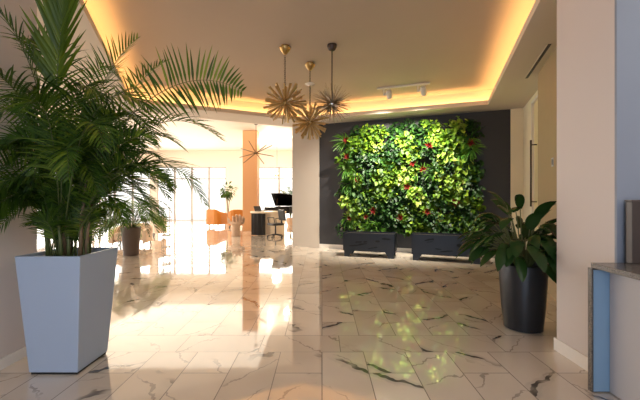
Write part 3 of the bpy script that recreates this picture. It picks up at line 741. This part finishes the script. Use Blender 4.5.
FR = [  # control points (pixel, pixel, distance), leaflet length, roll, hang
    (C4((72, 215, 3.1), (118, 95, 3.1), (190, 58, 3.2), (243, 92, 3.3)), .34, 0.9, .25),
    (C4((74, 220, 3.1), (118, 130, 3.2), (170, 96, 3.4), (222, 140, 3.5)), .36, 0.3, .35),
    (C4((76, 225, 3.1), (125, 150, 3.0), (175, 140, 3.0), (206, 205, 3.0)), .36, 0.2, .5),
    (C4((70, 215, 3.1), (88, 120, 3.2), (98, 70, 3.3), (138, 38, 3.4)), .34, 0.9, .15),
    (C4((72, 215, 3.1), (110, 120, 3.3), (130, 80, 3.5), (168, 60, 3.7)), .30, 0.4, .3),
    (C4((58, 215, 3.1), (48, 110, 3.1), (30, 30, 3.0), (-20, -6, 3.0)), .36, -0.6, .4),
    (C4((58, 225, 3.05), (45, 170, 2.9), (20, 165, 2.8), (-25, 200, 2.7)), .36, -0.1, .8),
    (C4((55, 215, 3.1), (40, 110, 3.0), (10, 60, 2.8), (-40, 70, 2.7)), .42, -0.4, .5),
    (C4((66, 215, 3.0), (80, 110, 2.9), (110, 70, 2.8), (150, 110, 2.8)), .40, 0.4, .5),
    (C4((70, 220, 3.2), (100, 130, 3.5), (120, 100, 3.8), (165, 130, 4.0)), .36, 0.0, .5),
    (C4((60, 220, 3.0), (55, 140, 2.7), (50, 80, 2.5), (20, 110, 2.3)), .36, 0.2, .5),
    (C4((66, 220, 3.0), (75, 140, 2.7), (90, 90, 2.6), (105, 150, 2.4)), .34, 0.2, .5),
    (C4((78, 228, 3.1), (110, 180, 3.0), (140, 150, 3.0), (170, 190, 3.0)), .34, 0.1, .5),
    (C4((78, 230, 3.2), (100, 180, 3.3), (130, 175, 3.4), (158, 232, 3.4)), .30, 0.1, .5),
    (C4((58, 228, 3.1), (48, 170, 3.2), (30, 130, 3.2), (-5, 150, 3.2)), .38, 0.0, .5),
    (C4((66, 220, 3.2), (70, 100, 3.4), (50, 40, 3.5), (30, 40, 3.6)), .38, 0.3, .4),
    (C4((68, 220, 3.2), (80, 100, 3.5), (90, 40, 3.7), (120, 80, 3.9)), .38, 0.3, .5),
    (C4((62, 222, 3.0), (58, 150, 2.8), (70, 120, 2.6), (68, 180, 2.5)), .30, 0.5, .4),
    (C4((70, 222, 3.1), (90, 150, 3.0), (115, 110, 2.9), (128, 170, 2.9)), .38, 0.2, .5),
    (C4((56, 222, 3.1), (40, 140, 3.1), (20, 90, 3.1), (-10, 120, 3.0)), .42, -0.2, .5),
    (C4((62, 220, 3.2), (55, 120, 3.3), (40, 70, 3.3), (10, 100, 3.3)), .42, -0.2, .5),
    (C4((76, 225, 3.2), (105, 150, 3.3), (140, 110, 3.4), (185, 150, 3.5)), .36, 0.1, .5),
    (C4((74, 218, 3.1), (95, 120, 3.0), (120, 90, 3.0), (155, 140, 3.0)), .38, 0.2, .5),
    (C4((66, 226, 3.1), (72, 170, 3.0), (80, 130, 2.9), (100, 200, 2.75)), .30, 0.1, .5),
    (C4((62, 226, 3.1), (50, 160, 3.0), (44, 130, 2.9), (30, 190, 2.8)), .32, 0.1, .5),
    (C4((80, 228, 3.2), (98, 190, 3.2), (112, 180, 3.2), (125, 225, 3.1)), .26, 0.1, .4),
    (C4((70, 215, 3.2), (85, 120, 3.3), (100, 95, 3.5), (125, 130, 3.6)), .38, 0.1, .5),
    (C4((66, 215, 3.1), (62, 110, 3.0), (75, 60, 2.9), (100, 100, 2.8)), .38, 0.3, .5),
    (C4((64, 215, 3.1), (50, 100, 3.0), (35, 60, 2.9), (25, 130, 2.8)), .38, -0.1, .5),
]
rf = random.Random(21)
for i in range(30):   # inner fronds that fill the crown
    px0 = rf.uniform(56, 82); ang = rf.uniform(-1.25, 1.25); ln = rf.uniform(75, 130); y0 = rf.uniform(215, 245); yy = rf.uniform(2.75, 3.45)
    e = (px0 + math.sin(ang) * ln * 0.95, y0 - math.cos(ang) * ln)
    FR.append((C4((px0, y0, 3.1), (px0 + math.sin(ang) * ln * .25, y0 - ln * 0.6, (3.1 + yy) / 2), (px0 + math.sin(ang) * ln * .65, e[1] - 12, yy), (e[0] + 14 * math.sin(ang), e[1] + rf.uniform(0, 40), yy)), rf.uniform(.22, .30), rf.uniform(-.9, .9), rf.uniform(.2, .45)))
for i in range(7):    # fronds leaning out over the floor on the open side
    ang = 0.55 + 0.1 * i; ln = rf.uniform(115, 150); yy = rf.uniform(3.0, 3.9); px0 = rf.uniform(70, 84)
    e = (px0 + math.sin(ang) * ln * 0.8, 232 - math.cos(ang) * ln)
    FR.append((C4((px0, 235, 3.1), (px0 + 22, 235 - ln * 0.6, 3.2), (px0 + math.sin(ang) * ln * .6, e[1] - 14, yy), (e[0] + 8, e[1] + rf.uniform(5, 40), yy)), rf.uniform(.26, .34), rf.uniform(-.4, .4), rf.uniform(.3, .5)))
for i in range(26):   # short young fronds low down around the canes
    px0 = rf.uniform(50, 92); ang = rf.uniform(-1.2, 1.2); ln = rf.uniform(35, 80); yy = rf.uniform(2.85, 3.3)
    FR.append((C4((px0, 256, 3.05), (px0 + math.sin(ang) * ln * .2, 256 - ln * 0.7, (3.1 + yy) / 2), (px0 + math.sin(ang) * ln * .5, 256 - ln, yy), (px0 + math.sin(ang) * ln * .85, 256 - ln * rf.uniform(.75, 1.1), yy)), rf.uniform(.18, .26), rf.uniform(-1.2, 1.2), rf.uniform(.25, .5)))
for k, (ctrl, ll, roll, hang) in enumerate(FR):
    if k == 0: frond(palm, PB, ctrl, 0.34, 0, M['palm'], n=34, hang=0.16, wid=0.022, rad=0.006, side=(-0.1, -0.45, 0.9), lift=0.05, fw=0.22, start=0.35)
    else: frond(palm, PB, ctrl, ll, roll, M['palm'], n=30, hang=hang * 0.75, wid=0.016, rad=0.006, lift=rf.uniform(.15, .5))
# the young upright frond, still folded into a V
frond(palm, PB, C4((64, 215, 3.05), (52, 120, 3.0), (56, 60, 2.95), (68, -22, 2.9)), .50, 0, M['palm_new'], n=22, hang=0.0, wid=0.042, start=0.5, spread=0.55, lift=0.25, side=(1, 0.15, 0), fw=1.7)
rc = random.Random(2)
for i in range(16):
    a = i * 2.4; r = 0.04 + 0.13 * rc.random()
    bx, by = r * math.cos(a), r * math.sin(a); hgt = rc.uniform(0.3, 0.8); w_ = rc.uniform(0.011, 0.021)
    cm = MB(); cm.tube([(bx, by, -0.02), (bx * 1.15, by * 1.1, hgt * .5), (bx * 1.6, by * 1.4, hgt)], [w_, w_ * .85, w_ * .5], 10)
    cm.build('cane', M['trunk'] if i % 2 else M['stem'], palm, smooth=True)

# ------------------------------------------------------------------ broad-leaved plant in the dark pot
pt = thing('round_planter', (2.305, 3.97, 0), 'dark graphite round tapered pot holding the broad-leaved plant', 'planter')
MB().lathe([(0.17, 0.0), (0.20, 0.012), (0.225, 0.25), (0.243, 0.55), (0.248, 0.70), (0.246, 0.735), (0.228, 0.738), (0.222, 0.66), (0.2, 0.64)], 48).build('pot_body', M['pot'], pt, auto=35)
MB().lathe([(0.0005, 0.655), (0.215, 0.655), (0.218, 0.665), (0.0005, 0.675)], 32, cap=False).build('soil', M['soil'], pt)
LB = V((2.305, 3.97, 0.66))
ly = thing('broad_leaved_plant', LB, 'bushy dark green broad-leaved plant in the graphite pot', 'plant')
rl = random.Random(8)
def broadleaf(parent, tip_dir, stem_len, leaf_len, wid, droop, mat, bend=0.35, base=(0, 0, 0)):
    mb = MB(); d = V(tip_dir).normalized(); b_ = V(base)
    m1 = b_ + V((d.x * 0.35, d.y * 0.35, 1)).normalized() * stem_len * 0.55
    e = m1 + d * stem_len * 0.5
    pts = [(b_ * (1 - t) ** 2 + m1 * 2 * t * (1 - t) + e * t * t) for t in [i / 6 for i in range(7)]]
    mb.tube(pts, [0.008 - 0.0006 * i for i in range(7)], 6)
    mb.mi = 1
    ld = V((d.x, d.y, d.z * 0.4 + 0.05)).normalized(); side = ld.cross(V((0, 0, 1)))
    if side.length < 0.1: side = V((1, 0, 0))
    side = Quaternion(ld, rl.uniform(-0.8, 0.8)) @ side
    mb.blade(e - d * 0.01, ld, side, leaf_len, wid, 8, droop, 0.35, 'leaf')
    for i, q_ in enumerate(mb.v):   # keep clear of the pier
        if 2.305 + q_[0] > 2.27 and 3.97 + q_[1] < 3.43: mb.v[i] = (q_[0], -0.54 + 0.01 * rl.random(), q_[2])
    return mb.build('leaf', [M['stem'], mat], parent, smooth=True)
for i in range(98):
    a = i * 2.39996 + rl.uniform(-.2, .2); tt = i / 97
    el = 1.35 - 1.5 * tt ** 1.05
    d = V((math.cos(a) * math.cos(el), math.sin(a) * math.cos(el), math.sin(el)))
    if d.y < -0.2 and d.x > 0.0: d.x *= 0.25; d.y *= 0.75
    out = rl.uniform(0.34, 0.56) * (0.85 + 0.2 * (d.x < 0))
    if el > 0.7: out *= 1.22
    elif tt > 0.55: out *= 1.12
    broadleaf(ly, d, out, rl.uniform(0.28, 0.40), rl.uniform(0.115, 0.16), rl.uniform(0.6, 1.15) if tt > 0.15 else 0.45, M['lily'],
              base=(0.06 * math.cos(a), 0.06 * math.sin(a), 0))

# ------------------------------------------------------------------ reception desk (front right)
dk = thing('reception_desk', (2.2, 2.675, 0), 'reception desk with speckled granite top and waterfall end by the pier', 'desk')
MB().box((0.44, -1.315, 0.975), (1.14, 2.61, 0.04)).build('countertop', M['granite'], dk, bevel=0.003)
MB().box((0.0, 0.0, 0.4775), (0.26, 0.04, 0.953)).build('end_panel', M['granite'], dk, bevel=0.002)
MB().box((0.002, -0.022, 0.475), (0.24, 0.006, 0.93)).build('end_lining', M['laminate'], dk)
fpn = MB(); fpn.box((0.02, -1.31, 0.475), (0.04, 2.56, 0.93)); fpn.build('front_panel', M['pale'], dk)
# dark wood box on the desk top against the pier
wp = thing('storage_box', (2.338, 2.605, 0.996), 'dark brown wooden box standing on the granite desk top against the pier', 'box')
MB().box((0.3, 0.032, 0.235), (0.6, 0.06, 0.47)).build('box_body', principled('walnut_veneer', (0.055, 0.04, 0.036), 0.35, noise=0.2, nscale=9), wp, bevel=0.004)
MB().box((0.3, 0.032, 0.476), (0.61, 0.064, 0.012)).build('lid', principled('walnut_lid', (0.10, 0.07, 0.06), 0.35, noise=0.2, nscale=9), wp, bevel=0.002)

# ------------------------------------------------------------------ lobby furniture
# second potted plant
P2 = V((-4.95, 8.97, 0))
p = thing('tapered_planter', P2, 'brown tapered planter in the lobby behind the palm', 'planter')
MB().lathe([(0.17, 0), (0.18, 0.01), (0.235, 0.70), (0.235, 0.72), (0.21, 0.72), (0.2, 0.64)], 28).build('pot_body', M['brownpot'], p, auto=35)
MB().lathe([(0.001, 0.645), (0.203, 0.645), (0.001, 0.665)], 20, cap=False).build('soil', M['soil'], p)
pl2 = thing('arching_plant', P2 + V((0, 0, 0.65)), 'bright green arching plant in the brown planter', 'plant')
for i in range(26):
    a = i * 2.4; el = rl.uniform(0.15, 1.2); rr = rl.uniform(0.6, 1.0)
    d = V((math.cos(a), math.sin(a), 0)); b_ = P2 + V((0, 0, 0.65)) + d * 0.05
    ctrl = [b_, b_ + d * rr * 0.25 + V((0, 0, 0.5 * el + 0.2)), b_ + d * rr * 0.7 + V((0, 0, 0.75 * el + 0.15)), b_ + d * rr + V((0, 0, 0.75 * el - 0.55))]
    frond(pl2, P2 + V((0, 0, 0.65)), ctrl, 0.28, rl.uniform(-.8, .8), M['shade_leaf'] if i % 3 else M['floral'], n=16, hang=.35, wid=0.026, start=.3)

def tub_chair(name, loc, rz, mat, label, w=0.92, h=0.86, group=None, legh=0.14):
    o = thing(name, loc, label, 'armchair', rz, group)
    MB().box((0, 0, 0.33), (w - 0.24, 0.62, 0.22)).build('seat', mat, o, bevel=0.04)
    bk = MB(); n = 14; D = 0.40; T = 0.12
    outer_, inner_ = [], []
    hw = w / 2
    path = [(-hw, -0.36), (-hw, 0.20), (-hw + 0.10, 0.34), (-hw + 0.24, 0.40), (hw - 0.24, 0.40), (hw - 0.10, 0.34), (hw, 0.20), (hw, -0.36)]
    inn = [(-hw + T, -0.36), (-hw + T, 0.16), (-hw + T + .06, 0.24), (-hw + .26, 0.28), (hw - .26, 0.28), (hw - T - .06, 0.24), (hw - T, 0.16), (hw - T, -0.36)]
    hs = [h * 0.76, h * .86, h * 0.96, h, h, h * .96, h * .86, h * .76]
    vs_ = []; fs_ = []
    for (a, b, hh) in zip(path, inn, hs): vs_ += [(a[0], a[1], legh), (a[0], a[1], hh), (b[0], b[1], hh), (b[0], b[1], legh)]
    for i in range(len(path) - 1):
        for j in range(4): fs_.append((4 * i + j, 4 * i + (j + 1) % 4, 4 * i + 4 + (j + 1) % 4, 4 * i + 4 + j))
    fs_ += [(0, 1, 2, 3), tuple(4 * (len(path) - 1) + j for j in (3, 2, 1, 0))]
    bk.add(vs_, fs_); bk.build('backrest', mat, o, bevel=0.02)
    for sx in (-1, 1):
        for sy in (-1, 1):
            MB().tube([(sx * (hw - .12), sy * 0.26, legh + 0.09), (sx * (hw - .07), sy * 0.30, 0)], [0.022, 0.014], 8).build('leg', M['black'], o)
    return o
q = at(216, 227, 17.3); tub_chair('tub_chair', (q.x, q.y, 0), PI - 0.35, M['orange'], 'mustard tub chair in front of the tall lobby window', 0.86, 0.90, 'mustard tub chairs')
q = at(236.5, 228, 16.9); tub_chair('tub_chair', (q.x, q.y, 0), PI + 0.3, M['orange'], 'mustard tub chair between the plaster stool and the column', 0.8, 0.90, 'mustard tub chairs')
q = at(132, 246, 10.5); tub_chair('lounge_chair', (q.x, q.y, 0), 0.15, M['peach'], 'peach lounge chair with black legs behind the brown planter', 1.05, 0.68)
q = at(159, 236, 13.3); tub_chair('side_chair', (q.x, q.y, 0), PI + 0.5, M['peach'], 'small peach chair between the brown planter and the metal rack', 0.52, 0.80)

# hand-like plaster stool: waisted foot, cupped top with finger lobes
q = at(236, 236, 13.4)
st = thing('sculptural_stool', (q.x, q.y, 0), 'pale plaster stool shaped like a cupped hand', 'stool')
MB().lathe([(0.175, 0), (0.175, 0.02), (0.155, 0.2), (0.155, 0.34), (0.20, 0.44), (0.25, 0.52), (0.23, 0.54), (0.02, 0.50)], 24).build('foot', M['plaster'], st, smooth=True)
for i in range(4):
    x_ = -0.11 + 0.105 * i; hh = (0.72, 0.78, 0.77, 0.70)[i]
    MB().tube([(x_, 0.13, 0.45), (x_ * 1.15, 0.19, 0.58), (x_ * 1.2, 0.17, hh - 0.08), (x_ * 1.2, 0.10, hh)], [0.07, 0.07, 0.065, 0.048], 12).ball((x_ * 1.2, 0.10, hh), 0.05, 10, 6).build('finger', M['plaster'], st, smooth=True)
MB().tube([(-0.15, 0, 0.46), (-0.25, -0.02, 0.54), (-0.29, -0.03, 0.64)], [0.06, 0.055, 0.042], 12).ball((-0.29, -0.03, 0.64), 0.043, 10, 6).build('thumb', M['plaster'], st, smooth=True)

# curved cream desk
q = at(268.5, 234, 13.9)
ds = thing('curved_desk', (q.x, q.y, 0), 'curved cream desk with charcoal front panel in the lobby', 'desk')
def oval(rx, ry, n=40): return [(rx * math.cos(2 * PI * k / n), ry * math.sin(2 * PI * k / n)) for k in range(n)]
MB().prism(oval(0.72, 0.45), 0.86, 0.93).build('desk_top', M['cream'], ds, bevel=0.012)
arc = [(0.66 * math.cos(a), 0.40 * math.sin(a)) for a in [math.radians(-78 + 11 * k) for k in range(21)]]
arc2 = [(x_ * 0.93, y_ * 0.9) for x_, y_ in arc]
bm2 = MB()
for i in range(20): bm2.prism([arc[i], arc[i + 1], arc2[i + 1], arc2[i]], 0.0, 0.862)
bm2.build('desk_body', M['cream'], ds)
cp = MB(); fa = [(-0.62 + 0.56 * k / 10, -0.30 - 0.17 * math.sin(0.3 + 2.0 * k / 10) + 0.015 * math.sin(k * 2.1)) for k in range(11)]
for i in range(10): cp.prism([fa[i], fa[i + 1], (fa[i + 1][0], fa[i + 1][1] + 0.03), (fa[i][0], fa[i][1] + 0.03)], 0.015, 0.86)
cp.build('front_panel', M['charcoal'], ds)
lp = thing('laptop', (q.x - 0.33, q.y - 0.12, 0.93), 'dark laptop open on the cream curved desk', 'laptop', 0.8)
MB().box((0, 0, 0.01), (0.32, 0.22, 0.02)).build('keyboard_base', M['black'], lp)
MB().box((0, 0.15, 0.11), (0.32, 0.012, 0.21), Matrix.Rotation(-0.5, 3, 'X')).build('screen', M['black'], lp)

# office chair
q = at(275.5, 237, 12.75)
oc = thing('office_chair', (q.x, q.y, 0), 'black office swivel chair at the cream curved desk', 'chair', -0.9)
MB().box((0, 0, 0.50), (0.48, 0.46, 0.08)).build('seat', M['black'], oc, bevel=0.03)
bkr = MB().box((0, 0.27, 0.83), (0.42, 0.06, 0.40), Matrix.Rotation(0.15, 3, 'X')).box((0, 0.25, 0.58), (0.06, 0.03, 0.2)).build('backrest', M['black'], oc, bevel=0.02)
MB().tube([(0, 0, 0.1), (0, 0, 0.47)], [0.03, 0.025], 12).build('post', M['black'], oc)
for sx in (-1, 1):
    MB().tube([(sx * 0.25, 0.12, 0.50), (sx * 0.29, 0.10, 0.72), (sx * 0.29, -0.16, 0.73), (sx * 0.25, -0.12, 0.50)], 0.018, 8).build('armrest', M['black'], oc)
for k in range(5):
    a = 2 * PI * k / 5 + 0.3; e = V((0.29 * math.cos(a), 0.29 * math.sin(a), 0.085))
    l_ = MB().tube([(0, 0, 0.13), e], [0.025, 0.016], 8).build('leg', M['black'], oc)
    MB().ball((e.x, e.y, 0.034), 0.034, 10, 6).tube([(e.x, e.y, 0.05), (e.x, e.y, 0.09)], 0.01, 6).build('caster', M['black'], l_)

# grand piano
q = at(264, 226, 15.8)
gp = thing('grand_piano', (q.x + 0.86, q.y, 0), 'black grand piano with raised lid behind the cream desk', 'piano', -PI / 2)
prof = [(-0.75, -0.72), (0.72, -0.72), (0.74, -0.1), (0.62, 0.35), (0.38, 0.62), (0.12, 0.95), (-0.2, 1.12), (-0.6, 1.05), (-0.75, 0.75)]
MB().prism(prof, 0.78, 1.06).build('case', M['piano'], gp, bevel=0.01)
MB().box((0, -0.80, 0.86), (1.44, 0.20, 0.10)).box((0, -0.72, 0.94), (1.4, 0.02, 0.12)).build('keybed', M['piano'], gp)
MB().box((0, -0.82, 0.915), (1.22, 0.14, 0.012)).build('keys', M['base'], gp)
ld = MB(); ang = math.radians(23); hinge = V((-0.75, 0, 1.07))
for p_ in (0,):
    lp_ = []
    for (x_, y_) in [(-0.75, -0.45)] + [(0.73, -0.45)] + prof[2:]:
        lx = x_ + 0.75; lp_.append(hinge + V((lx * math.cos(ang), y_, lx * math.sin(ang))))
    up = V((-math.sin(ang), 0, math.cos(ang))) * 0.025; n = len(lp_)
    ld.add(lp_ + [x_ + up for x_ in lp_], [tuple(range(n - 1, -1, -1)), tuple(range(n, 2 * n))] + [(i, (i + 1) % n, n + (i + 1) % n, n + i) for i in range(n)])
lid = ld.build('lid', M['piano'], gp)
MB().tube([(0.6, -0.2, 1.05), (0.36, -0.2, 1.07 + 1.11 * math.tan(ang) - 0.01)], 0.012, 6).build('lid_prop', M['piano'], gp)
for x_, y_ in ((-0.6, -0.5), (0.6, -0.5), (-0.25, 0.85)):
    MB().lathe([(0.035, 0.0), (0.04, 0.05), (0.05, 0.55), (0.07, 0.785)], 12, c=(x_, y_, 0)).build('leg', M['piano'], gp)
MB().box((0, -0.35, 0.11), (0.26, 0.06, 0.03)).box((0, -0.33, 0.45), (0.16, 0.04, 0.68)).build('pedal_lyre', M['piano'], gp)

# potted plants deep in the lobby
def ficus(px, py_top, Y_, h, label, seed, R):
    q = at(px, 220, Y_); o = thing('pot', (q.x, q.y, 0), 'plain pale pot under ' + label[1], 'pot')
    MB().lathe([(0.17, 0), (0.22, 0.36), (0.2, 0.38), (0.18, 0.33), (0.001, 0.33)], 20).build('pot_body', M['plaster'], o, auto=35)
    pl_ = thing('potted_tree', (q.x, q.y, 0.33), label[0], 'plant')
    rs = random.Random(seed); t_ = MB()
    for a in (0, 2.1, 4.2): t_.tube([(0, 0, 0), (0.05 * math.cos(a), 0.05 * math.sin(a), h * .5), (0.18 * math.cos(a), 0.18 * math.sin(a), h)], [0.025, 0.02, 0.01], 6)
    t_.build('trunk', M['trunk'], pl_)
    fo = MB()
    for i in range(170):
        d = V((rs.gauss(0, 1), rs.gauss(0, 1), rs.gauss(0, 1))).normalized(); c_ = V((0, 0, h)) + d * R * rs.random() ** 0.4; c_.z += 0
        dd = (d + V((0, 0, -0.2)) + V((rs.uniform(-.5, .5), rs.uniform(-.5, .5), rs.uniform(-.5, .5))))
        fo.blade(c_, dd, dd.cross(V((0.3, 0.2, 1))), 0.2, 0.10, 4, 0.4, .3, 'leaf')
    fo.build('foliage', M['shade_leaf'], pl_, smooth=True)
ficus(228, 195, 18.6, 1.5, ('leafy green potted tree behind the mustard chairs', 'the leafy tree'), 3, 0.42)
q = at(290.5, 220, 18.5); o = thing('pot', (q.x, q.y, 0), 'plain pale pot under the small palm by the piano', 'pot')
MB().lathe([(0.17, 0), (0.22, 0.36), (0.2, 0.38), (0.18, 0.33), (0.001, 0.33)], 20).build('pot_body', M['plaster'], o, auto=35)
pq = thing('small_palm', (q.x, q.y, 0.33), 'small lime green palm behind the grand piano', 'palm')
for i in range(14):
    a = i * 2.4; d = V((math.cos(a), math.sin(a), 0)); b_ = V((q.x, q.y, 0.33)); el = rl.uniform(1.0, 1.9)
    ctrl = [b_, b_ + d * 0.1 + V((0, 0, el * .6)), b_ + d * 0.35 + V((0, 0, el * 1.0)), b_ + d * 0.75 + V((0, 0, el * .95))]
    frond(pq, b_, ctrl, 0.25, 0, M['shade_leaf'], n=12, hang=.5, wid=0.04, start=.4)

# slender metal rack beside the far plants
q = at(166.5, 241, 11.8)
rk = thing('metal_rack', (q.x, q.y, 0), 'slender grey metal rack beyond the peach chairs', 'rack', 0.3)
for sx in (-1, 1):
    for sy in (-1, 1):
        MB().tube([(sx * 0.12, sy * 0.2, 0), (sx * 0.12, sy * 0.2, 1.15)], 0.012, 8).build('post', M['frame'], rk)
for z in (0.2, 0.5, 0.8, 1.12): MB().box((0, 0, z), (0.26, 0.42, 0.02)).build('shelf', M['frame'], rk)
